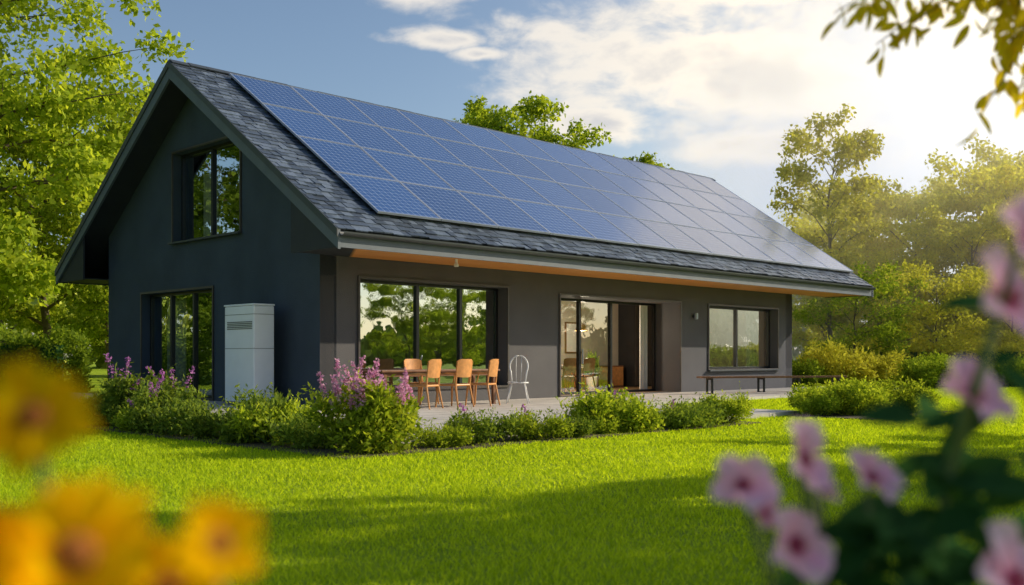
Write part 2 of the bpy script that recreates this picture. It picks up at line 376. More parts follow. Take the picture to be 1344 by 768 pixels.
# ------------------------------------------------------------------ ground
mb=MB(); mb.q([(-400,-400,0),(400,-400,0),(400,400,0),(-400,400,0)])
o=mb.obj('lawn_ground',['ground']); o['kind']='structure'; o['label']='green lawn ground'; o['category']='lawn'
P0=Vector((-3.855,20.5,0)); lx,ly=.704,.710
ANG=math.atan2(ly,lx)
lv=Vector((lx,ly,0)); gv=Vector((-ly,lx,0))
def HW(t,s,z=0): return P0+lv*t+gv*s+Vector((0,0,z))
mb=MB()
mb.box(-4.3,5.6,-7.5,-.0,-.05,.08); mb.box(5.6,20.5,-3.3,0,-.05,.08); mb.box(-4.3,0,0,12,-.05,.08)
o=mb.obj('patio_paving',['paving'],loc=P0,rot=(0,0,ANG)); o['kind']='structure'; o['label']='light stone patio paving around the house'; o['category']='patio'
mb=MB(); mb.box(-5.4,2.9,-8.3,-7.5,-.05,.025); mb.box(-5.4,-4.3,-7.5,-.6,-.05,.025); mb.box(5.0,8.6,-9.2,-7.5,-.05,.02)
o=mb.obj('flower_bed_soil',['soil'],loc=P0,rot=(0,0,ANG)); o['kind']='structure'; o['label']='dark planting bed soil beside the patio'; o['category']='flower bed'
rng=np.random.default_rng(5); n=600000
y=3.2+33*rng.random(n)**1.1; x=(rng.random(n)-.5)*2*(.62*y+.8)
rx=x-P0.x; ry=y-P0.y; tt=rx*lx+ry*ly; ss=-rx*ly+ry*lx
jit=rng.normal(0,.06,n)
ex=((tt>-5.2+jit)&(tt<2.8)&(ss>-8.1+jit))|((tt>-5)&(tt<5.6)&(ss>-7.55))|((tt>5.1)&(tt<8.5)&(ss>-9.0)&(ss<-7.5))|((tt>5)&(ss>-3.35)&(tt<20.5))|((tt>-5.4)&(ss>-.5)&(tt<20))
k=~ex; x=x[k]; y=y[k]; n=len(x)
patch=.76+.24*np.sin(x*2.1+np.sin(y*1.7)*2)*np.sin(y*2.6+x)
h=(.026+.030*rng.random(n))*patch*(1+.01*y); w=.0021+.00040*y
a=rng.random(n)*2*math.pi; ca,sa=np.cos(a),np.sin(a)
la=rng.random(n)*2*math.pi; ll=h*(.2+.9*rng.random(n))
b=np.stack([x,y,np.zeros(n)],1)
v0=b+np.stack([ca*w,sa*w,np.zeros(n)],1); v1=b-np.stack([ca*w,sa*w,np.zeros(n)],1)
v2=b+np.stack([np.cos(la)*ll,np.sin(la)*ll,h],1)
o=inst(npmesh('grass',np.stack([v0,v1,v2],1).reshape(-1,3),np.arange(n*3).reshape(-1,3),3,['grass']),'grass'); o['kind']='stuff'; o['label']='short mown green grass blades of the lawn'; o['category']='grass'

# ------------------------------------------------------------------ house
HL,HWd=18.6,9.81; MID=HWd/2; RZ=7.84; SL=.674; EO=1.6; XF,XB=-.69,20.9
PITCH=math.atan(SL)
def rz(y): return RZ-SL*abs(y-MID)
house=thing('house',P0,ANG,'charcoal gabled house with a slate roof covered in solar panels','house')
def wallgrid(mb,mapf,u0,u1,z0,z1,ops,vo,vi,mo=0,mi=1,mr=0):
    us=sorted({u0,u1}|{o[0] for o in ops}|{o[1] for o in ops}); zs=sorted({z0,z1}|{o[2] for o in ops}|{o[3] for o in ops})
    for i in range(len(us)-1):
        for j in range(len(zs)-1):
            uc=(us[i]+us[i+1])/2; zc=(zs[j]+zs[j+1])/2
            if any(o[0]<uc<o[1] and o[2]<zc<o[3] for o in ops): continue
            for v,m in ((vo,mo),(vi,mi)):
                mb.q([mapf(us[i],v,zs[j]),mapf(us[i+1],v,zs[j]),mapf(us[i+1],v,zs[j+1]),mapf(us[i],v,zs[j+1])],m)
    for o in ops:
        for (a,b) in (((o[0],o[2]),(o[1],o[2])),((o[1],o[2]),(o[1],o[3])),((o[1],o[3]),(o[0],o[3])),((o[0],o[3]),(o[0],o[2]))):
            mb.q([mapf(a[0],vo,a[1]),mapf(b[0],vo,b[1]),mapf(b[0],vi,b[1]),mapf(a[0],vi,a[1])],mr)
    for (a,b) in (((u0,z0),(u1,z0)),((u1,z0),(u1,z1)),((u1,z1),(u0,z1)),((u0,z1),(u0,z0))):
        mb.q([mapf(a[0],vo,a[1]),mapf(b[0],vo,b[1]),mapf(b[0],vi,b[1]),mapf(a[0],vi,a[1])],mo)
mlong=lambda u,v,z:(u,v,z)
mgab=lambda u,v,z:(v,u,z)
W1=(.98,5.30,.42,2.73); DR=(7.19,12.3,.09,2.64); W3=(13.75,17.67,.72,2.62)
GU=(3.04,6.16,3.88,6.02); GL=(4.25,7.83,.12,2.68)
mb=MB(); wallgrid(mb,mlong,0.0,HL,0,3.9,[W1,DR,W3],0,.4)
mb.box(DR[0]-.15,DR[0],.4,1.0,.09,2.79); mb.box(DR[1],DR[1]+.15,.4,1.0,.09,2.79); mb.box(DR[0],DR[1],.4,1.0,DR[3],2.79)
mb.obj('wall',['wall','inner'],house)
def gable(x0,x1,ops,name,mo):
    mb=MB(); wallgrid(mb,mgab,0.0,HWd,0,8.0,ops,x0,x1)
    me=mb.mesh(name,[mo,'inner']); bm=bmesh.new(); bm.from_mesh(me)
    for sgn in (1,-1):
        bmesh.ops.bisect_plane(bm,geom=bm.verts[:]+bm.edges[:]+bm.faces[:],plane_co=(0,MID,RZ-.23),plane_no=Vector((0,sgn*SL,1)).normalized(),clear_outer=True)
    bm.to_mesh(me); bm.free(); return inst(me,name,house)
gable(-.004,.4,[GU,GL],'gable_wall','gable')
gable(HL+.004,HL-.4,[],'gable_wall','wall')
mb=MB(); mb.box(0,HL,HWd-.4,HWd+.003,0,3.9); mb.obj('wall',['wall'],house)
mb=MB(); mb.box(.4,HL-.4,.4,HWd-.4,.0,.09,0); mb.obj('floor',['innerfloor'],house)
mb=MB()
mb.box(.4,HL-.4,4.6,4.7,.09,3.0); mb.box(6.2,6.3,.42,4.6,.09,3.0); mb.box(4.0,4.1,4.7,9.4,.09,3.0)
mb.box(.42,HL-.42,.42,HWd-.42,3.0,3.1); mb.box(3.6,3.7,1.5,8.3,3.1,5.3)
mb.obj('interior_partition',['inner'],house)
def window(mapf,u0,u1,z0,z1,v,divs,name='window',sill=False,vout=0.,lbl=None,gl='glass',skip=None):
    w=part(name,house)
    if lbl: w['label']=lbl
    mb=MB(); f=.065
    def bx(a,b,c,d,va,vb,m=0):
        p=[mapf(a,va,c),mapf(b,vb,d)]
        mb.box(min(p[0][0],p[1][0]),max(p[0][0],p[1][0]),min(p[0][1],p[1][1]),max(p[0][1],p[1][1]),c,d,m)
    va,vb=v,v+.09
    e=.003
    bx(u0+e,u1-e,z0+e,z0+f,va,vb); bx(u0+e,u1-e,z1-f,z1-e,va,vb)
    bx(u0+e,u0+f,z0+f,z1-f,va,vb); bx(u1-f,u1-e,z0+f,z1-f,va,vb)
    for d in divs:
        dd=u0+(u1-u0)*d; bx(dd-.04,dd+.04,z0+f,z1-f,va-.012,vb)
    o=.05
    bx(u0-o,u1+o,z1,z1+o,vout-.035,vout+.01,1); bx(u0-o,u0-.002,z0-o,z1,vout-.035,vout+.01,1); bx(u1+.002,u1+o,z0-o,z1,vout-.035,vout+.01,1)
    bx(u0-.002,u1+.002,z0-o,z0,vout-.035,vout+.01,1)
    mb.obj('frame',['frame','reveal'],w)
    mb=MB(); vg=v+.045; ue=u1-f if skip is None else u0+(u1-u0)*skip
    mb.q([mapf(u0+f,vg,z0+f),mapf(ue,vg,z0+f),mapf(ue,vg,z1-f),mapf(u0+f,vg,z1-f)])
    mb.obj('glass',[gl],w)
    if sill:
        mb=MB(); p=[mapf(u0-.08,vout-.12,0),mapf(u1+.08,vout-.036,0)]
        mb.box(min(p[0][0],p[1][0]),max(p[0][0],p[1][0]),min(p[0][1],p[1][1]),max(p[0][1],p[1][1]),z0-.06,z0-.02)
        mb.obj('sill',['trim'],w)
    return w
window(mlong,*W1,.30,[.42,.72],lbl='wide three pane window reflecting trees')
dw=window(mlong,*DR,.86,[.34,.60],name='sliding_door',lbl='recessed sliding glass patio door standing partly open',gl='glass_clear',skip=.60)
mb=MB(); mb.box(DR[0]+5.11*.34+.05,DR[0]+5.11*.34+.075,.80,.83,.9,1.3); mb.obj('handle',['alu'],dw)
window(mlong,*W3,.28,[.5],sill=True)
window(mgab,*GU,.20,[.52],sill=True,vout=-.004)
window(mgab,*GL,.20,[.36,.68],vout=-.004)
def curtain(x0,x1,y,z0,z1,axis='x'):
    mb=MB(); n=40
    for i in range(n):
        a,b=i/n,(i+1)/n; fa,fb=.05*math.sin(a*40*(x1-x0)),.05*math.sin(b*40*(x1-x0))
        pa=(x0+(x1-x0)*a,y+fa); pb=(x0+(x1-x0)*b,y+fb)
        if axis!='x': pa=pa[::-1]; pb=pb[::-1]
        mb.q([(*pa,z0),(*pb,z0),(*pb,z1),(*pa,z1)])
    mb.obj('curtain',['curtain'],house,smooth=True)
curtain(11.95,12.27,1.15,.1,2.62); curtain(17.2,17.9,.85,.1,2.7); curtain(7.0,7.9,.75,.1,2.6,'y'); curtain(5.4,6.1,.75,3.2,5.6,'y')
# roof
mb=MB()
sec=[(-EO,3.456),(MID,RZ),(HWd+EO,3.456),(HWd+EO,3.236),(MID,RZ-.22),(-EO,3.236)]
def seg(poly,x0,x1,m=0): mb.prism([(x0,p[0],p[1]) for p in poly],(x1-x0,0,0),m)
seg([sec[0],sec[1],sec[4],sec[5]],XF,XB); seg([sec[1],sec[2],sec[3],sec[4]],XF,XB)
roof=mb.obj('roof',['under'],house,recalc=True)
mb=MB(); cp,sp=math.cos(PITCH),math.sin(PITCH)
Ls=6.5/cp; rows=40; dq=Ls/rows
Rr=Matrix.Rotation(PITCH,4,'X')
for i in range(rows):
    x_=XF-.05-(.12 if i%2 else 0)
    while x_<XB+.02:
        w_=.15+.14*R.random(); q=i*dq-.06+R.uniform(-.025,.025)
        if x_+w_>XB+.05: w_=XB+.05-x_
        xa=max(x_,XF-.06)
        if w_>.06:
            mt=Matrix.Translation((0,-EO+q*cp,3.462+q*sp))@Rr@Matrix.Rotation(math.radians(-5+R.uniform(-1.5,1.5)),4,'X')@Matrix.Translation((xa,0,.032+R.uniform(0,.010)))@Matrix.Rotation(R.uniform(-.05,.05),4,'Z')
            mb.box(0,x_+w_-xa-.007,0,dq*1.45,-.010,.006+R.uniform(0,.012),0,mt)
        x_+=w_
mb.obj('slate_tiles',['slate'],roof)
mb=MB(); mb.prism([(XF-.03,MID+.1,RZ-.02),(XF-.03,HWd+EO+.05,3.44),(XF-.03,HWd+EO+.05,3.49),(XF-.03,MID+.1,RZ+.05)],(XB-XF+.06,0,0)); mb.obj('slate_tiles',['slate'],roof)
mb=MB(); x_=XF-.05
while x_<XB:
    mt=Matrix.Translation((x_,MID,RZ+.075+R.uniform(-.008,.008)))
    mb.prism([mt@Vector((0,-.17,-.085)),mt@Vector((0,0,.02)),mt@Vector((0,.17,-.085)),mt@Vector((0,.15,-.11)),mt@Vector((0,0,-.01)),mt@Vector((0,-.15,-.11))],(.44,0,0)); x_+=.45
mb.obj('ridge_cap',['trim'],roof,recalc=True)
for xa,xb in ((XF-.06,XF-.002),(XB+.06,XB+.12)):
    mb=MB()
    seg([(-EO-.06,rz(-EO-.06)+.03),(MID,RZ+.03),(MID,RZ-.36),(-EO-.06,rz(-EO-.06)-.33)],xa,xb)
    seg([(MID,RZ+.03),(HWd+EO+.06,rz(HWd+EO+.06)+.03),(HWd+EO+.06,rz(HWd+EO+.06)-.33),(MID,RZ-.36)],xa,xb)
    seg([(-EO-.07,rz(-EO-.07)+.055),(MID,RZ+.055),(MID,RZ-.10),(-EO-.07,rz(-EO-.07)-.10)],xa-.03,xa-.002,1)
    seg([(MID,RZ+.055),(HWd+EO+.07,rz(HWd+EO+.07)+.055),(HWd+EO+.07,rz(HWd+EO+.07)-.10),(MID,RZ-.10)],xa-.03,xa-.002,1)
    mb.obj('barge_board',['barge','trim'],roof,recalc=True)
mb=MB(); mb.box(XF,XB,-EO-.05,-EO-.002,3.12,3.41); mb.box(XF,XB,HWd+EO+.002,HWd+EO+.05,3.12,3.41); mb.obj('fascia',['barge'],roof)
mb=MB(); n=8
for i in range(n):
    a0=math.pi+math.pi*i/n; a1=math.pi+math.pi*(i+1)/n
    for rr in (.075,.066):
        mb.q([(XF-.02,-EO-.13+rr*math.cos(a0),3.40+rr*math.sin(a0)),(XB+.03,-EO-.13+rr*math.cos(a0),3.40+rr*math.sin(a0)),(XB+.03,-EO-.13+rr*math.cos(a1),3.40+rr*math.sin(a1)),(XF-.02,-EO-.13+rr*math.cos(a1),3.40+rr*math.sin(a1))])
mb.obj('gutter',['trim'],roof,smooth=True)
mb=MB(); mb2=MB()
for i in range(11):
    y0=-EO+.004+i*(EO-.01)/11; xs=-.25+.95*i/10
    mb.box(xs,XB-.06,y0,y0+(EO-.01)/11-.012,3.15,3.175); mb2.box(XF+.06,xs-.004,y0,y0+(EO-.01)/11-.001,3.15,3.175)
mb.obj('soffit',['cedar'],roof)
for (ya,yb) in ((-EO,-.003),(HWd+EO,HWd+.006)):
    for xa in (XF+.004,XB-.05):
        mb2.prism([(xa,ya,3.13),(xa,yb,3.13),(xa,yb,rz(yb)-.225),(xa,ya,rz(ya)-.225)],(.045,0,0))
mb2.box(XF+.06,XB-.06,HWd+.01,HWd+EO-.01,3.15,3.175)
mb2.obj('eave_end_board',['under'],roof,recalc=True)
# solar panels
SB=5.95; S0=.24; T0,T1=.58,20.68
pw,pl=(T1-T0)/12,((SB-S0)/cp)/4
mb=MB(); g=.008; fr=.022
hw,hl=pw/2-g,pl/2-g
mb.box(-hw,hw,-hl,-hl+fr,-.02,.025,1); mb.box(-hw,hw,hl-fr,hl,-.02,.025,1); mb.box(-hw,-hw+fr,-hl+fr,hl-fr,-.02,.025,1); mb.box(hw-fr,hw,-hl+fr,hl-fr,-.02,.025,1)
mb.q([(-hw+fr,-hl+fr,.018),(hw-fr,-hl+fr,.018),(hw-fr,hl-fr,.018),(-hw+fr,hl-fr,.018)],0)
mb.q([(-hw+fr,-hl+fr,-.01),(hw-fr,-hl+fr,-.01),(hw-fr,hl-fr,-.01),(-hw+fr,hl-fr,-.01)],2)
pm=mb.mesh('solar_panel',['pv','alu','frame'])
for r_ in range(4):
    for c in range(12):
        q=(6.5-SB)/cp+pl*(r_+.5); nx=.14
        inst(pm,'solar_panel',roof,(T0+pw*(c+.5),-EO+q*cp-nx*sp,3.456+q*sp+nx*cp),(PITCH+R.uniform(-.004,.004),R.uniform(-.003,.003),0))
mb=MB()
for q in [(6.5-SB)/cp+.1+k*(4*pl-.2)/7 for k in range(8)]:
    mt=Matrix.Translation((0,-EO+q*cp,3.456+q*sp))@Rr; mb.box(T0+.05,T1-.05,-.02,.02,.03,.115,0,mt)
mb.obj('mounting_rail',['black'],roof)
def walllamp(x,z):
    o=part('wall_lamp',house)
    mb=MB(); mb.tube([(x,-.002,z),(x,-.03,z)],.05,14); mb.tube([(x,-.03,z),(x,-.09,z)],.015,8); mb.obj('bracket',['black'],o)
    mb=MB(); mb.tube([(x,-.10,z-.09),(x,-.10,z-.08),(x,-.10,z+.08),(x,-.10,z+.09)],[.045,.055,.055,.045],14); mb.obj('lamp_shade',['alu'],o)
walllamp(12.97,2.27)
mb=MB(); mb.tube([(2.6,-1.2,3.148),(2.6,-1.2,3.07)],.03,10); mb.tube([(2.6,-1.2,3.07),(2.6,-1.2,3.03),(2.6,-1.2,2.99)],[.03,.055,.05],12); mb.obj('security_light',['whitemetal'],roof)
pend=part('pendant_lamp',house)
mb=MB(); mb.tube([(11.0,2.6,3.0),(11.0,2.6,2.1)],.008,6); mb.tube([(11.0,2.6,2.1),(11.0,2.6,2.05),(11.0,2.6,1.86)],[.03,.12,.19],16); mb.obj('lamp_shade',['wood'],pend)
ld=bpy.data.lights.new('pendant_bulb','POINT'); ld.energy=190; ld.color=(1,.84,.62); ld.shadow_soft_size=.08
lo=bpy.data.objects.new('pendant_bulb',ld); COL.objects.link(lo); lo.parent=pend; lo.location=(11.0,2.6,1.76)
mb=MB(); mb.box(15.2,18.1,3.9,4.58,.09,2.98); 
for i in range(4): mb.box(15.22+i*.72,15.9+i*.72,3.87,3.898,.14,2.9,1)
mb.obj('cabinet',['black','reveal'],house)  # black cabinet added to make the right of the door opening dark
mb=MB(); mb.box(12.5,13.3,4.56,4.597,1.2,2.2,0); mb.box(12.55,13.25,4.54,4.559,1.25,2.15,1); mb.obj('wall_picture',['darkwood','curtain'],house)
mb=MB(); mb.box(12.4,14.9,4.12,4.58,.09,.8,0)
for i in range(4): mb.box(12.42+i*.62,13.0+i*.62,4.10,4.118,.14,.76,1)
mb.obj('sideboard',['darkwood','wood'],house)

# ------------------------------------------------------------------ heat pump cabinet
hp=thing('heat_pump',HW(-.60,1.68,.08),ANG,'tall silver white heat pump cabinet standing against dark wall','heat pump')
mb=MB(); mb.box(-.24,.24,-.58,.58,.08,2.06); mb.obj('cabinet_body',['white'],hp,bevel=.025)
mb=MB(); mb.box(-.255,.25,-.59,.59,2.063,2.10); mb.obj('lid',['white'],hp,bevel=.01)
mb=MB(); mb.box(-.2,.2,-.53,.53,0,.08); mb.obj('plinth',['grey'],hp)
mb=MB()
for i in range(5): mb.box(-.252,-.235,-.52,.46,1.58+i*.035,1.597+i*.035)
mb.obj('grille',['grey'],hp)
for zz in (1.18,1.88):
    mb=MB(); mb.box(-.246,.236,-.586,-.575,zz,zz+.009); mb.box(-.246,-.235,-.575,.575,zz,zz+.009); mb.obj('panel_seam',['grey'],hp)

# ------------------------------------------------------------------ furniture
def chair_parts(o):
    mb=MB()
    mb.box(-.25,.25,-.24,.24,.43,.47); mb.obj('seat',['wood'],o,bevel=.015)
    for sx in (-1,1):
        mb=MB(); mb.tube([(sx*.27,.25,0),(sx*.23,.21,.43)],[.016,.024],8); mb.obj('leg',['wood'],o)
        mb=MB(); mb.tube([(sx*.27,-.31,0),(sx*.235,-.22,.45),(sx*.245,-.25,.70),(sx*.245,-.285,.92)],[.016,.024,.020,.016],8); mb.obj('leg',['wood'],o)
        mb=MB(); mb.tube([(sx*.245,-.245,.68),(sx*.285,-.05,.69),(sx*.26,.16,.665),(sx*.235,.20,.44)],[.018,.024,.020,.014],8); mb.obj('armrest',['wood'],o)
    mb=MB(); n=14
    def pt(a,z): return Vector((a*.255,-.245-.06*(1-a*a)-(z-.6)*.12,z))
    def top(a): return .97-.04*abs(a)**6
    def bot(a): return .60+.02*abs(a)**2
    for i in range(n):
        a0=-1+2*i/n; a1=-1+2*(i+1)/n; e=Vector((0,.022,0))
        a,b,c,d=pt(a0,bot(a0)),pt(a1,bot(a1)),pt(a1,top(a1)),pt(a0,top(a0))
        mb.q([a,b,c,d]); mb.q([a+e,d+e,c+e,b+e]); mb.q([d,c,c+e,d+e]); mb.q([a,a+e,b+e,b])
    mb.obj('backrest',['wood'],o)
gc='wooden chairs around the outdoor table'
ch=thing('wooden_chair',HW(1.12,-1.85,.08),ANG+.35,'warm oak armchair with curved back at patio table','chair',gc)
chair_parts(ch)
for (t,s,a) in ((1.94,-1.85,.2),(2.76,-1.8,.45)): dup(ch,HW(t,s,.08),ANG+a)
dup(ch,HW(2.3,-.42,.08),ANG+3.2)
tb=thing('patio_table',HW(2.0,-1.1,.08),ANG,'long walnut outdoor dining table before wide window','table')
mb=MB()
for i in range(6): mb.box(-1.6,1.6,-.40+i*.134,-.40+i*.134+.128,.71,.75)
mb.obj('table_top',['darkwood'],tb,bevel=.006)
for sx in (-1,1):
    for sy in (-1,1):
        mb=MB(); mb.box(sx*1.48-.035,sx*1.48+.035,sy*.32-.035,sy*.32+.035,0,.708); mb.obj('leg',['darkwood'],tb)
mb=MB(); mb.box(-1.44,1.44,-.335,-.305,.62,.705); mb.box(-1.44,1.44,.305,.335,.62,.705); mb.obj('apron',['darkwood'],tb)
wc=thing('metal_chair',HW(4.1,-1.55,.08),ANG-4.0,'white metal tube chair with oval loop back','chair')
mb=MB()
loop=[]
for i in range(19):
    a=-.5+(math.pi+1.0)*i/18
    loop.append((.20*math.cos(a),-.24-.10*(.5+.5*math.sin(a)),.80+.24*math.sin(a)))
loop=[(.15,-.19,.46)]+loop+[(-.15,-.19,.46)]
mb.tube(loop,.018,8)
for xx in (-.06,.06): mb.tube([(xx*.8,-.19,.46),(xx,-.26,.72),(xx,-.335,.80+.22)],.007,6)
mb.obj('backrest',['whitemetal'],wc,smooth=True)
mb=MB(); ring=[(.22*math.cos(a),.02+.22*math.sin(a),.45) for a in [2*math.pi*i/20 for i in range(21)]]
mb.tube(ring,.016,8)
b=len(mb.v); mb.v+= [(.21*math.cos(2*math.pi*i/20),.02+.21*math.sin(2*math.pi*i/20),.447) for i in range(20)]; mb.f.append(tuple(range(b,b+20))); mb.m.append(0)
mb.obj('seat',['whitemetal'],wc)
for (sx,sy) in ((-1,-1),(1,-1),(1,1),(-1,1)):
    mb=MB(); mb.tube([(sx*.14,.02+sy*.14,.445),(sx*.19,.02+sy*.20,.2),(sx*.24,.02+sy*.28,0)],.013,8); mb.obj('leg',['whitemetal'],wc,smooth=True)
bn=thing('garden_bench',HW(12.8,-2.1,.08),ANG-.56,'long low dark slatted bench with black metal legs on patio','bench','low benches on the patio')
mb=MB()
for i in range(4): mb.box(-1.6,1.6,-.2+i*.102,-.2+i*.102+.094,.43,.48)
mb.obj('seat',['darkwood'],bn,bevel=.004)
for sx in (-1.3,1.3):
    mb=MB(); mb.box(sx-.025,sx+.025,-.19,-.14,0,.428); mb.box(sx-.025,sx+.025,.14,.19,0,.428); mb.box(sx-.025,sx+.025,-.14,.14,.38,.428); mb.box(sx-.025,sx+.025,-.14,.14,0,.02); mb.obj('leg',['black'],bn)
dup(bn,HW(15.1,-2.2,.08),ANG-.50,scale=.95)
it=thing('dining_table',HW(9.7,2.4,.09),ANG,'pale indoor dining table seen through glass door','table')
mb=MB(); mb.box(-.8,.8,-.4,.4,.71,.75); mb.obj('table_top',['curtain'],it,bevel=.01)
for sx in (-1,1):
    for sy in (-1,1):
        mb=MB(); mb.tube([(sx*.7,sy*.32,0),(sx*.66,sy*.3,.708)],.025,8); mb.obj('leg',['wood'],it)
for (t,s,a) in ((9.3,1.8,0),(10.1,1.8,.1),(9.3,3.1,3.1),(10.1,3.1,3.2)): dup(ch,HW(t,s,.09),ANG+a,label='oak dining chair inside the house at pale table',group='indoor dining chairs')

# ------------------------------------------------------------------ shrubs
def gen_shrub(seed,h,r,nl,ls,spikes=0,mats=('lf_shrub','pet_purple'),spike_h=.22,nb=16,bs=.028,bm_=50):
    rng=np.random.default_rng(seed)
    a=rng.random(nb)*6.28; rr=r*.8*np.sqrt(rng.random(nb)); hc=h*(.2+.7*rng.random(nb))*(1-.35*(rr/r)**2)
    B=np.stack([np.cos(a)*rr,np.sin(a)*rr,hc],1); br=r*(.16+.2*rng.random(nb))
    idx=rng.integers(0,nb,nl); off=rng.normal(size=(nl,3)); off/=np.linalg.norm(off,axis=1)[:,None]
    rad=(rng.random(nl)**.4)[:,None]; P=B[idx]+off*rad*br[idx][:,None]*np.array([1,1,.85*h/max(r,h)+.25]); 
    P+=rng.normal(0,.04,(nl,3)); P[:,2]=np.abs(P[:,2])+.01
    V,F=leaves(P,np.full(nl,ls),rng,.40,-.35,off*.7)
    ns=44; sh=[]; mb=MB()
    for i in range(ns):
        j=rng.integers(0,nb); base=B[j]; top=base+np.array([*rng.normal(0,.5*br[j]+.07,2),br[j]*(.8+1.3*rng.random())])
        mb.tube([tuple(base),tuple((base+top)/2),tuple(top)],[.003,.002,.001],4)
        u=np.linspace(.3,1,9)[:,None]; sh.append(base+(top-base)*u+rng.normal(0,.008,(9,3)))
    sh=np.concatenate(sh); V2,F2=leaves(sh,np.full(len(sh),ls*.85),rng,.35,-.6)
    V=np.concatenate([V,V2]); F=np.arange(len(V)).reshape(-1,4)
    fol=npmesh('foliage',V,F,4,[mats[0]])
    for i in range(nb): mb.tube([(B[i][0]*.2,B[i][1]*.2,-.02),(B[i][0]*.7,B[i][1]*.7,B[i][2]*.5),tuple(B[i])],[.012,.008,.004],5)
    fl=None
    if spikes:
        pts=[]; hi=[j for j in range(nb) if B[j][2]>np.median(B[:,2])]
        for i in range(spikes):
            j=hi[rng.integers(0,len(hi))]; base=B[j]+np.array([*rng.normal(0,br[j]*.6,2),br[j]*.7])
            lean=rng.normal(0,.08,2); H=spike_h*(.6+.8*rng.random())
            top=base+np.array([lean[0],lean[1],H]); mb.tube([tuple(B[j]),tuple(base),tuple(top)],[.005,.004,.002],4)
            m=bm_; u=rng.random(m); pts.append(base+(top-base)*(.15+.85*u)[:,None]+rng.normal(0,.021,(m,3))*(1.25-u)[:,None])
        pts=np.concatenate(pts); V,F=leaves(pts,np.full(len(pts),bs),rng,.8,0)
        fl=npmesh('blossom',V,F,4,[mats[1]])
    return mb.mesh('stems',['stem']),fol,fl
SM={'bush':gen_shrub(21,.70,.64,6400,.08,28,('lf_shrub','pet_rose'),spike_h=.26,nb=20,bs=.034,bm_=65),
    'low':gen_shrub(22,.28,.50,2400,.06),
    'low2':gen_shrub(23,.33,.50,2600,.06,1,spike_h=.14),
    'low3':gen_shrub(26,.40,.48,2800,.07),
    'spike':gen_shrub(24,.50,.5,3200,.065,5,spike_h=.26),
    'lush':gen_shrub(25,.62,.75,7500,.07,nb=26)}
def shrub(kind,t,s,scl=1,label='',group='shrubs planted along the patio',leaf=None,world=None):
    p=world or HW(t,s,0); o=thing('shrub',p,R.random()*6.28,label or 'low leafy green shrub in the planting bed','shrub',group,scl)
    st,fo,fl=SM[kind]; inst(st,'stems',o); f=inst(fo,'foliage',o)
    if leaf: f.material_slots[0].link='OBJECT'; f.material_slots[0].material=M[leaf]
    if fl: inst(fl,'blossom',o)
    return o
lp='leafy shrub with purple flower spikes beside the patio'
shrub('bush',-4.7,-7.75,1.04,'tall bright green bush topped with pink purple flower spikes',leaf='lf_bright')
t=-3.7
while t<1.6:
    kk=R.choice(['low','low3','low','low2']); shrub(kk,t,-7.9+R.uniform(-.18,.15),R.uniform(.7,1.05),leaf=R.choice(['lf_bright','lf_shrub','lf_shrub','lf_shrub'])); t+=R.uniform(.45,.9)
shrub('low3',-.5,-7.75,1.25,lp,leaf='lf_bright'); shrub('lush',2.35,-7.9,.70,'rounded bright green shrub at the end of bed',leaf='lf_bright'); shrub('low3',-.1,-7.85,1.1,leaf='lf_bright'); shrub('low',1.5,-8.0,1.1)
shrub('spike',-.2,-7.6,.8,lp)
s=-6.9
while s<-.9:
    kk=R.choice(['low','low3','low2','low']); shrub(kk,-4.9+R.uniform(-.15,.15),s,R.uniform(.8,1.2),'',leaf=R.choice(['lf_bright','lf_shrub','lf_shrub'])); s+=R.uniform(.5,.85)
for (s,kk,q) in ((-3.1,'spike',1.25),(-1.7,'spike',1.5),(-5.6,'low3',1.3),(-2.4,'lush',.8),(-.9,'lush',.75)): shrub(kk,-4.7,s,q,lp if kk=='spike' else 'rounded leafy green shrub in the bed')
lr='rounded leafy green shrub on the lawn beside paving'
for (t,s,q) in ((5.6,-7.9,.8),(6.3,-8.3,.95),(7.0,-8.1,.9),(7.7,-8.6,.9),(6.6,-7.6,.8)): shrub('lush',t,s,q,lr,'rounded shrubs near the paving',leaf='lf_bright')
for (x,y,q) in ((14.2,35,1.5),(11.9,37,2.2),(13.2,37.5,1.8),(10.3,36.2,1.4),(16,38,1.7),(18.2,37,1.5),(20.5,38,1.7)):
    shrub('lush',0,0,q,'large loose garden shrub before the hedge','large shrubs before the hedge',leaf='lf_bright' if q<1.75 else 'lf_glow',world=Vector((x,y,0)))
pp=thing('potted_plant',HW(12.2,3.2,.09),0,'leafy green potted plant inside by the sideboard','plant')
mb=MB(); mb.tube([(0,0,0),(0,0,.02),(0,0,.38),(0,0,.40)],[.13,.15,.20,.19],18); mb.obj('pot',['curtain'],pp)
inst(SM['low3'][0],'stems',pp,(0,0,.4)); inst(SM['low3'][1],'foliage',pp,(0,0,.4),(0,0,0),(.6,.6,1.5))
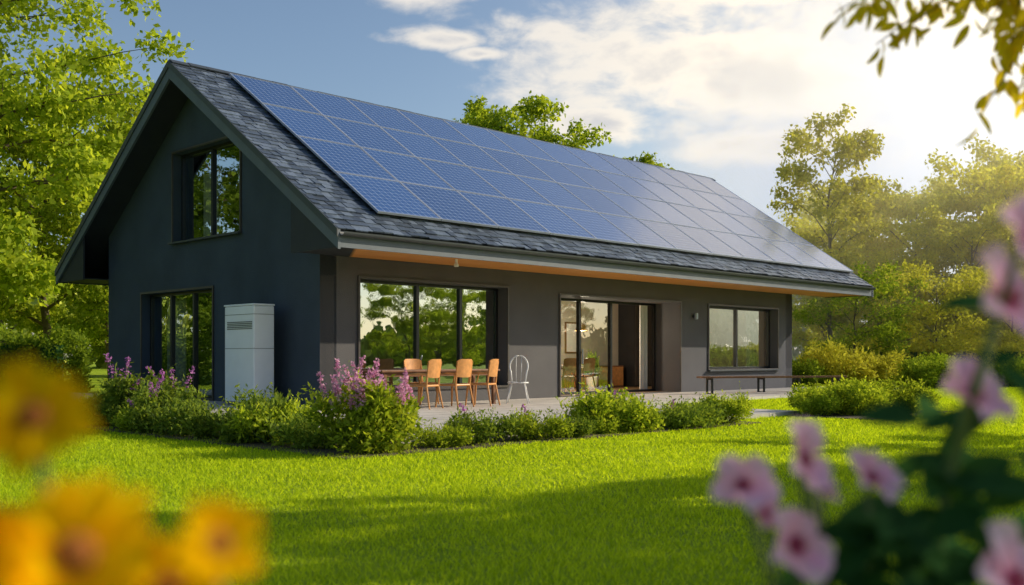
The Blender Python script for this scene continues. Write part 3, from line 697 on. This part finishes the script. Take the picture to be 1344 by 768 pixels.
def hedge(x0,y0,x1,y1,h,w,leaf,label):
    d=Vector((x1-x0,y1-y0,0)); L=d.length; o=thing('hedge',(x0,y0,0),math.atan2(d.y,d.x),label,'hedge')
    rng=np.random.default_rng(int(abs(x0*10))); n=int(L*1500)
    u=rng.random(n)*L; top=rng.random(n)<.4; bump=.14*np.sin(u*3.1)+.10*np.sin(u*7.3+1)+rng.normal(0,.09,n)
    v=np.where(top,(rng.random(n)-.5)*w,np.sign(rng.random(n)-.5)*(w/2+bump)); z=np.where(top,h+bump,h*rng.random(n))
    m_=2400; ue=np.where(rng.random(m_)<.5,rng.normal(0,.1,m_),L+rng.normal(0,.1,m_))
    C=np.concatenate([np.stack([u,v,z],1),np.stack([ue,(rng.random(m_)-.5)*w,h*rng.random(m_)],1)])
    V,F=leaves(C,np.full(len(C),.12),rng,.55,-.1)
    inst(npmesh('foliage',V,F,4,[leaf]),'foliage',o)
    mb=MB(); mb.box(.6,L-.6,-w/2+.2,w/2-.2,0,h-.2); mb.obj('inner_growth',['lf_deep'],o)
hedge(-24,29.5,-13.1,31,1.65,1.2,'lf_green','long dark green clipped hedge beside the house')
hedge(12.5,43,34,39,1.5,1.4,'lf_glow','long clipped hedge along the garden, golden light in its leaf colour')
hedge(21,33,34,39,1.2,1.2,'lf_bright','clipped green hedge along the garden edge')

# ------------------------------------------------------------------ foreground plants
def petal_mesh(npet,L,W,cup,mats,core_r,core_h,name,seed=1,irr=.1):
    rr=random.Random(seed); mb=MB()
    for k in range(npet):
        a=2*math.pi*k/npet+rr.uniform(-irr,irr); ca,sa=math.cos(a),math.sin(a); nu,nv=7,6; b=len(mb.v); tw=rr.uniform(-.25,.25)
        Lk=L*rr.uniform(.85,1.12); ck=cup*rr.uniform(.3,1.7); ph=rr.uniform(0,6)
        for i in range(nu+1):
            u=i/nu; hw=W*(math.sin(math.pi*min(1,u**1.25*.84+.06))**.8)*.5
            for j in range(nv+1):
                v=-1+2*j/nv; r_=Lk*(.08+.92*u*(1-.10*v*v-.05*math.exp(-(v*5)**2))); x,y=r_,v*hw
                z=ck*L*math.sin(u*2.0)+.22*W*v*v*u+tw*y*u+.05*L*math.sin(v*4+ph)*u*u
                mb.v.append((x*ca-y*sa,x*sa+y*ca,z))
        for i in range(nu):
            for j in range(nv):
                q=b+i*(nv+1)+j; mb.f.append((q,q+1,q+nv+2,q+nv+1)); mb.m.append(0)
    mb.tube([(0,0,-.004),(0,0,core_h*.3),(0,0,core_h*.8),(0,0,core_h)],[core_r*.8,core_r,core_r*.75,core_r*.2],12,1)
    if npet==5:
        for k in range(12):
            a=k*.52; mb.tube([(0,0,0),(.007*math.cos(a),.007*math.sin(a),.011)],[.0006,.0011],5,1)
    return mb.mesh(name,mats,smooth=True)
pinkf=[petal_mesh(5,.038,.034,.32,['pet_pink','core_magenta'],.0035,.008,'flower',s_,.18) for s_ in (1,2,3)]
yelf=petal_mesh(13,.045,.02,.12,['pet_yellow','core_orange'],.012,.009,'flower',5)
def orient(o,d): o.rotation_mode='QUATERNION'; o.rotation_quaternion=Vector(d).to_track_quat('Z','Y')@Matrix.Rotation(R.uniform(0,6),3,'Z').to_quaternion()
ps=thing('flowering_shrub',(.42,1.1,0),0,'flowering shrub with pale pink blossoms and dark leaves','shrub')
fl=[(.448,.93,1.150,1.25,(.5,-1,.6)),(.437,.98,1.060,1.15,(.6,-1,.9)),(.276,.98,1.000,.95,(.9,-1,.5)),(.226,1.0,.972,.9,(0,-.9,.7)),(.267,.97,.920,1.1,(.5,-1,.5)),(.350,1.0,.978,.85,(.6,-.8,1.0)),(.440,.90,.900,1.25,(.5,-1,.8)),(.440,.88,1.200,1.1,(.6,-1,.6)),(.312,1.03,.962,.5,(.3,-.6,1)),(.292,1.02,1.022,.5,(.4,-.4,1.2)),(.246,1.0,.945,.6,(.4,-.8,.7))]
stems=MB()
for i,(x,y,z,s_,d) in enumerate(fl):
    o=inst(pinkf[i%3],'flower',ps,(x-.42,y-1.1,z),(0,0,0),(s_,)*3); orient(o,d)
    bx,by=.02*math.cos(i*1.7),.05+.02*math.sin(i*1.7)
    stems.tube([(bx,by,-.02),(bx+.02,by+.02,.5),((x-.42)*.6,(y-1.1)*.5+.03,z-.22),(x-.42,y-1.1+.005,z-.004)],[.006,.005,.004,.003],6)
stems.obj('stems',['stem'],ps,smooth=True)
def bigleaf(mb,p,d,up,L,W):
    d=Vector(d).normalized(); s=d.cross(Vector(up)).normalized(); n=s.cross(d); b=len(mb.v); nu=7
    for i in range(nu+1):
        u=i/nu; hw=W*.5*math.sin(math.pi*min(1,u*.97+.03))**.8
        c=Vector(p)+d*(L*u)-n*(.35*L*u*u)
        for v in (-1,0,1): mb.v.append(tuple(c+s*(hw*v)+n*(abs(v)*hw*.3)))
    for i in range(nu):
        for j in range(2): q=b+i*3+j; mb.f.append((q,q+1,q+4,q+3)); mb.m.append(0)
mb=MB()
lv_=[(.44,1.05,1.0),(.49,1.04,1.09),(.45,1.05,.96),(.38,1.0,.93),(.46,1.0,.95),(.35,1.03,.88),(.49,1.0,1.0),(.40,1.07,.90),(.46,1.08,.90),(.5,1.06,1.15),(.32,1.05,.88),(.44,1.1,1.03),(.5,1.0,.92),(.42,1.0,.92),(.47,1.0,.87),(.41,1.0,.88),(.36,1.02,.92),(.44,1.0,.97),(.48,1.02,1.04),(.40,1.03,.94),(.45,1.0,.90),(.38,1.02,.88)]
for (x,y,z) in lv_:
    for k in range(3):
        a=R.uniform(0,6.28); bigleaf(mb,(x-.42,y-1.1,z),(math.cos(a),.5*math.sin(a),R.uniform(-.5,.5)),(R.uniform(-.4,.4),-.7,.8),R.uniform(.05,.085),R.uniform(.026,.042))
for k in range(80):
    a=R.uniform(0,6.28); z=R.uniform(.15,.88); bigleaf(mb,(R.uniform(-.10,.2),R.uniform(-.08,.15),z),(math.cos(a),math.sin(a),R.uniform(-.3,.4)),(0,-.3,1),R.uniform(.07,.11),.045)
mb.obj('foliage',['lf_deep'],ps,smooth=True)
def yplant(base,heads,label):
    o=thing('yellow_flower_plant',base,0,label,'flower','yellow garden flowers')
    st=MB(); lf=MB()
    for (x,y,z,s_,d) in heads:
        X,Y=x-base[0],y-base[1]
        f=inst(yelf,'flower',o,(X,Y,z),(0,0,0),(s_,)*3); orient(f,d)
        dd=Vector(d).normalized()*.01
        st.tube([(X*.15,Y*.15,-.02),(X*.5,Y*.5,z*.6),(X,Y+.02,z-.05),(X-dd.x,Y-dd.y,z-dd.z)],[.005,.004,.003,.003],6)
        for k in range(5):
            a=R.uniform(0,6.28); u=R.uniform(.2,.72); bigleaf(lf,(X*u,Y*u,z*u),(math.cos(a),math.sin(a),.3),(0,0,1),.09,.025)
    st.obj('stems',['stem'],o,smooth=True); lf.obj('foliage',['lf_shrub'],o,smooth=True)
yplant((-.29,.60,0),[(-.268,.57,1.066,.76,(.5,-1,.4))],'deep yellow daisy on a tall green stem')
yplant((-.22,.50,0),[(-.205,.48,1.006,.92,(.4,-1,.7)),(-.142,.49,1.010,.54,(.7,-1,.4)),(-.245,.46,1.000,.75,(-.1,-1,.7)),(-.170,.50,.985,.65,(.3,-1,.9))],'cluster of large yellow daisies with orange centres')

# overhanging branch tree
bt=thing('tree',(3.7,4.3,0),0,'garden tree with golden backlit leaves on hanging twigs','tree')
mb=MB(); O=Vector((3.7,4.3,0))
def W(x,y,z): return Vector((x,y,z))-O
mb.tube([W(3.7,4.3,-.1),W(3.75,4.3,1.5),W(3.6,4.2,2.8),W(4.0,5.0,4.6)],[.12,.1,.085,.05],10)
mb.tube([W(3.6,4.2,2.7),W(2.9,3.6,2.95),W(2.1,3.0,2.75),W(1.55,2.7,2.45)],[.05,.035,.022,.012],8)
tw=[[(1.55,2.7,2.45),(1.25,2.6,2.22),(1.0,2.6,2.08),(.82,2.6,1.975)],[(1.7,2.8,2.55),(1.45,2.62,2.2),(1.32,2.55,1.95),(1.17,2.55,1.70)],[(1.55,2.7,2.45),(1.35,2.65,2.15),(1.28,2.6,1.95),(1.25,2.6,1.80)],
    [(1.7,2.8,2.5),(1.55,2.7,2.2),(1.42,2.7,2.0),(1.34,2.7,1.80)],[(1.4,2.66,2.33),(1.2,2.7,2.13),(1.10,2.75,2.03),(.98,2.75,1.94)],[(1.3,2.62,2.25),(1.12,2.55,2.12),(.98,2.5,2.05),(.86,2.5,1.97)],[(1.5,2.7,2.4),(1.4,2.6,2.25),(1.3,2.55,2.10),(1.18,2.55,1.92)],
    [(1.6,2.7,2.4),(1.5,2.65,2.2),(1.38,2.6,2.05),(1.27,2.6,1.9)],[(1.5,2.7,2.4),(1.36,2.7,2.2),(1.2,2.7,2.08),(1.06,2.7,1.98)],[(1.6,2.6,2.35),(1.45,2.5,2.1),(1.32,2.5,1.98),(1.24,2.5,1.88)],[(1.7,2.7,2.4),(1.5,2.6,2.15),(1.36,2.6,1.95),(1.30,2.6,1.72)],
    [(1.5,2.6,2.4),(1.3,2.5,2.2),(1.18,2.5,2.05),(1.10,2.5,1.93)],[(1.6,2.7,2.4),(1.42,2.65,2.2),(1.30,2.6,2.1),(1.22,2.6,2.0)]]
LC=[];LD=[]; rng=np.random.default_rng(8)
for pl_ in tw:
    P=[W(*p) for p in pl_]; mb.tube(P,[.008,.005,.003,.0015],6)
    for i in range(3):
        for k in range(14):
            u=(k+R.random())/14; c=P[i].lerp(P[i+1],u); LC.append(c+Vector(rng.normal(0,.022,3))); LD.append((R.uniform(-.9,.5),R.uniform(-.4,.4),-R.uniform(.2,1.4)))
mb.obj('trunk',['bark'],bt,smooth=True)
mb=MB()
for c,d in zip(LC,LD): bigleaf(mb,c,d,(R.uniform(-1,1),R.uniform(-1,.2),R.uniform(0,1)),R.uniform(.045,.07),R.uniform(.017,.025))
mb.obj('foliage',['lf_branch'],bt,smooth=True)
rng=np.random.default_rng(9); n=5000; C=rng.normal(size=(n,3)); C/=np.linalg.norm(C,axis=1)[:,None]; C*=(rng.random(n)**.4)[:,None]*np.array([1.1,1.1,.8]); C+=np.array([.5,1.4,5.2])
V,F=leaves(C,np.full(n,.08),rng,.4,.5); inst(npmesh('crown',V,F,4,['lf_branch']),'crown',bt)

# ------------------------------------------------------------------ haze over the far garden
m,nt,out=newmat('warm_haze'); vs_=N(nt,'ShaderNodeVolumeScatter'); vs_.inputs['Color'].default_value=(1,.87,.50,1); vs_.inputs['Density'].default_value=.020; vs_.inputs['Anisotropy'].default_value=.6
nt.links.new(vs_.outputs[0],out.inputs['Volume']); M['haze']=m
mb=MB(); mb.box(11.4,95,38.5,86,.02,20); o=mb.obj('sky_haze',['haze']); o['kind']='structure'; o['label']='warm morning haze over the far garden trees'; o['category']='haze'

# ------------------------------------------------------------------ world
w=bpy.data.worlds.new('World'); sc.world=w; w.use_nodes=True; nt=w.node_tree; nt.nodes.clear(); L=nt.links
out=N(nt,'ShaderNodeOutputWorld'); bg=N(nt,'ShaderNodeBackground'); bg.inputs[1].default_value=.13; L.new(bg.outputs[0],out.inputs[0])
sky=N(nt,'ShaderNodeTexSky'); sky.sky_type='NISHITA'; sky.sun_disc=False; sky.sun_elevation=SUN_EL; sky.sun_rotation=SUN_AZ
sky.air_density=1.0; sky.dust_density=1.0; sky.ozone_density=1.4
tc=N(nt,'ShaderNodeTexCoord'); sp_=N(nt,'ShaderNodeSeparateXYZ'); L.new(tc.outputs['Generated'],sp_.inputs[0])
az=mth(nt,'ARCTAN2',sp_.outputs[0],sp_.outputs[1]); el=mth(nt,'ARCSINE',sp_.outputs[2])
cb=N(nt,'ShaderNodeCombineXYZ'); L.new(az,cb.inputs[0]); L.new(mth(nt,'MULTIPLY',el,1.9),cb.inputs[1])
no=N(nt,'ShaderNodeTexNoise'); no.inputs['Scale'].default_value=6.5; no.inputs['Detail'].default_value=7; no.inputs['Roughness'].default_value=.56; no.inputs['Distortion'].default_value=.25
L.new(cb.outputs[0],no.inputs[0])
no2=N(nt,'ShaderNodeTexNoise'); no2.inputs['Scale'].default_value=20; no2.inputs['Detail'].default_value=6; no2.inputs['Roughness'].default_value=.58; no2.inputs['Distortion'].default_value=.4
L.new(cb.outputs[0],no2.inputs[0])
m=mth(nt,'MULTIPLY_ADD',el,1.3,-1.35)
m=mth(nt,'MINIMUM',m,-.1)
for (a,e,ra,re) in ((.12,.280,.16,.08),(.26,.262,.16,.06),(-.070,.300,.05,.012),(-.03,.288,.035,.008),(-.10,.350,.12,.022),(.09,.222,.08,.03),(.2,.345,.13,.03),(.40,.30,.16,.05),(.28,.20,.14,.022),(-.55,.36,.10,.02),(.45,.50,.16,.06)):  # last ellipse: unseen high cloud added to whiten the solar panels' reflection
    dx=mth(nt,'DIVIDE',mth(nt,'SUBTRACT',az,a),ra); dy=mth(nt,'DIVIDE',mth(nt,'SUBTRACT',el,e),re)
    dd=mth(nt,'SQRT',mth(nt,'ADD',mth(nt,'MULTIPLY',dx,dx),mth(nt,'MULTIPLY',dy,dy)))
    m=mth(nt,'MAXIMUM',m,mth(nt,'SUBTRACT',1.0,dd))
d=mth(nt,'ADD',mth(nt,'MULTIPLY',m,.85),mth(nt,'MULTIPLY',mth(nt,'SUBTRACT',no.outputs['Fac'],.5),2.2))
d=mth(nt,'ADD',d,mth(nt,'MULTIPLY',mth(nt,'SUBTRACT',no2.outputs['Fac'],.5),1.0))
mr=N(nt,'ShaderNodeMapRange',interpolation_type='SMOOTHSTEP'); L.new(d,mr.inputs[0]); mr.inputs[1].default_value=-.08; mr.inputs[2].default_value=.6; mr.inputs[3].default_value=0; mr.inputs[4].default_value=.93
mg=N(nt,'ShaderNodeMapRange',interpolation_type='SMOOTHSTEP'); L.new(d,mg.inputs[0]); mg.inputs[1].default_value=.4; mg.inputs[2].default_value=1.1
cc=N(nt,'ShaderNodeMix',data_type='RGBA'); L.new(mg.outputs[0],cc.inputs[0]); cc.inputs[6].default_value=(7.3,6.8,6.1,1); cc.inputs[7].default_value=(4.5,4.6,4.9,1)
mx=N(nt,'ShaderNodeMix',data_type='RGBA'); L.new(mr.outputs[0],mx.inputs[0]); L.new(sky.outputs[0],mx.inputs[6]); L.new(cc.outputs[2],mx.inputs[7])
gd=Vector((math.sin(.56)*math.cos(.20),math.cos(.56)*math.cos(.20),math.sin(.20)))
dt=N(nt,'ShaderNodeVectorMath',operation='DOT_PRODUCT'); L.new(tc.outputs['Generated'],dt.inputs[0]); dt.inputs[1].default_value=gd
gp=mth(nt,'POWER',mth(nt,'MAXIMUM',dt.outputs['Value'],0.),24.)
gl=N(nt,'ShaderNodeMix',data_type='RGBA',blend_type='ADD'); L.new(gp,gl.inputs[0]); L.new(mx.outputs[2],gl.inputs[6]); gl.inputs[7].default_value=(11.0,8.4,4.2,1)
L.new(gl.outputs[2],bg.inputs[0])
sl=bpy.data.lights.new('sun','SUN'); sl.energy=5; sl.angle=math.radians(.5); sl.color=(1,.87,.65)
so=bpy.data.objects.new('sun',sl); COL.objects.link(so)
sd=Vector((math.sin(SUN_AZ)*math.cos(SUN_EL),math.cos(SUN_AZ)*math.cos(SUN_EL),math.sin(SUN_EL)))
so.rotation_mode='QUATERNION'; so.rotation_quaternion=sd.to_track_quat('Z','Y')
cd=bpy.data.cameras.new('camera'); co=bpy.data.objects.new('camera',cd); COL.objects.link(co); sc.camera=co
co.location=(0,0,1.1); co.rotation_euler=(math.pi/2,0,0)
cd.sensor_width=36; cd.lens=35.9; cd.shift_y=.0625; cd.clip_end=2000; cd.clip_start=.05
cd.dof.use_dof=True; cd.dof.focus_distance=21; cd.dof.aperture_fstop=2.4
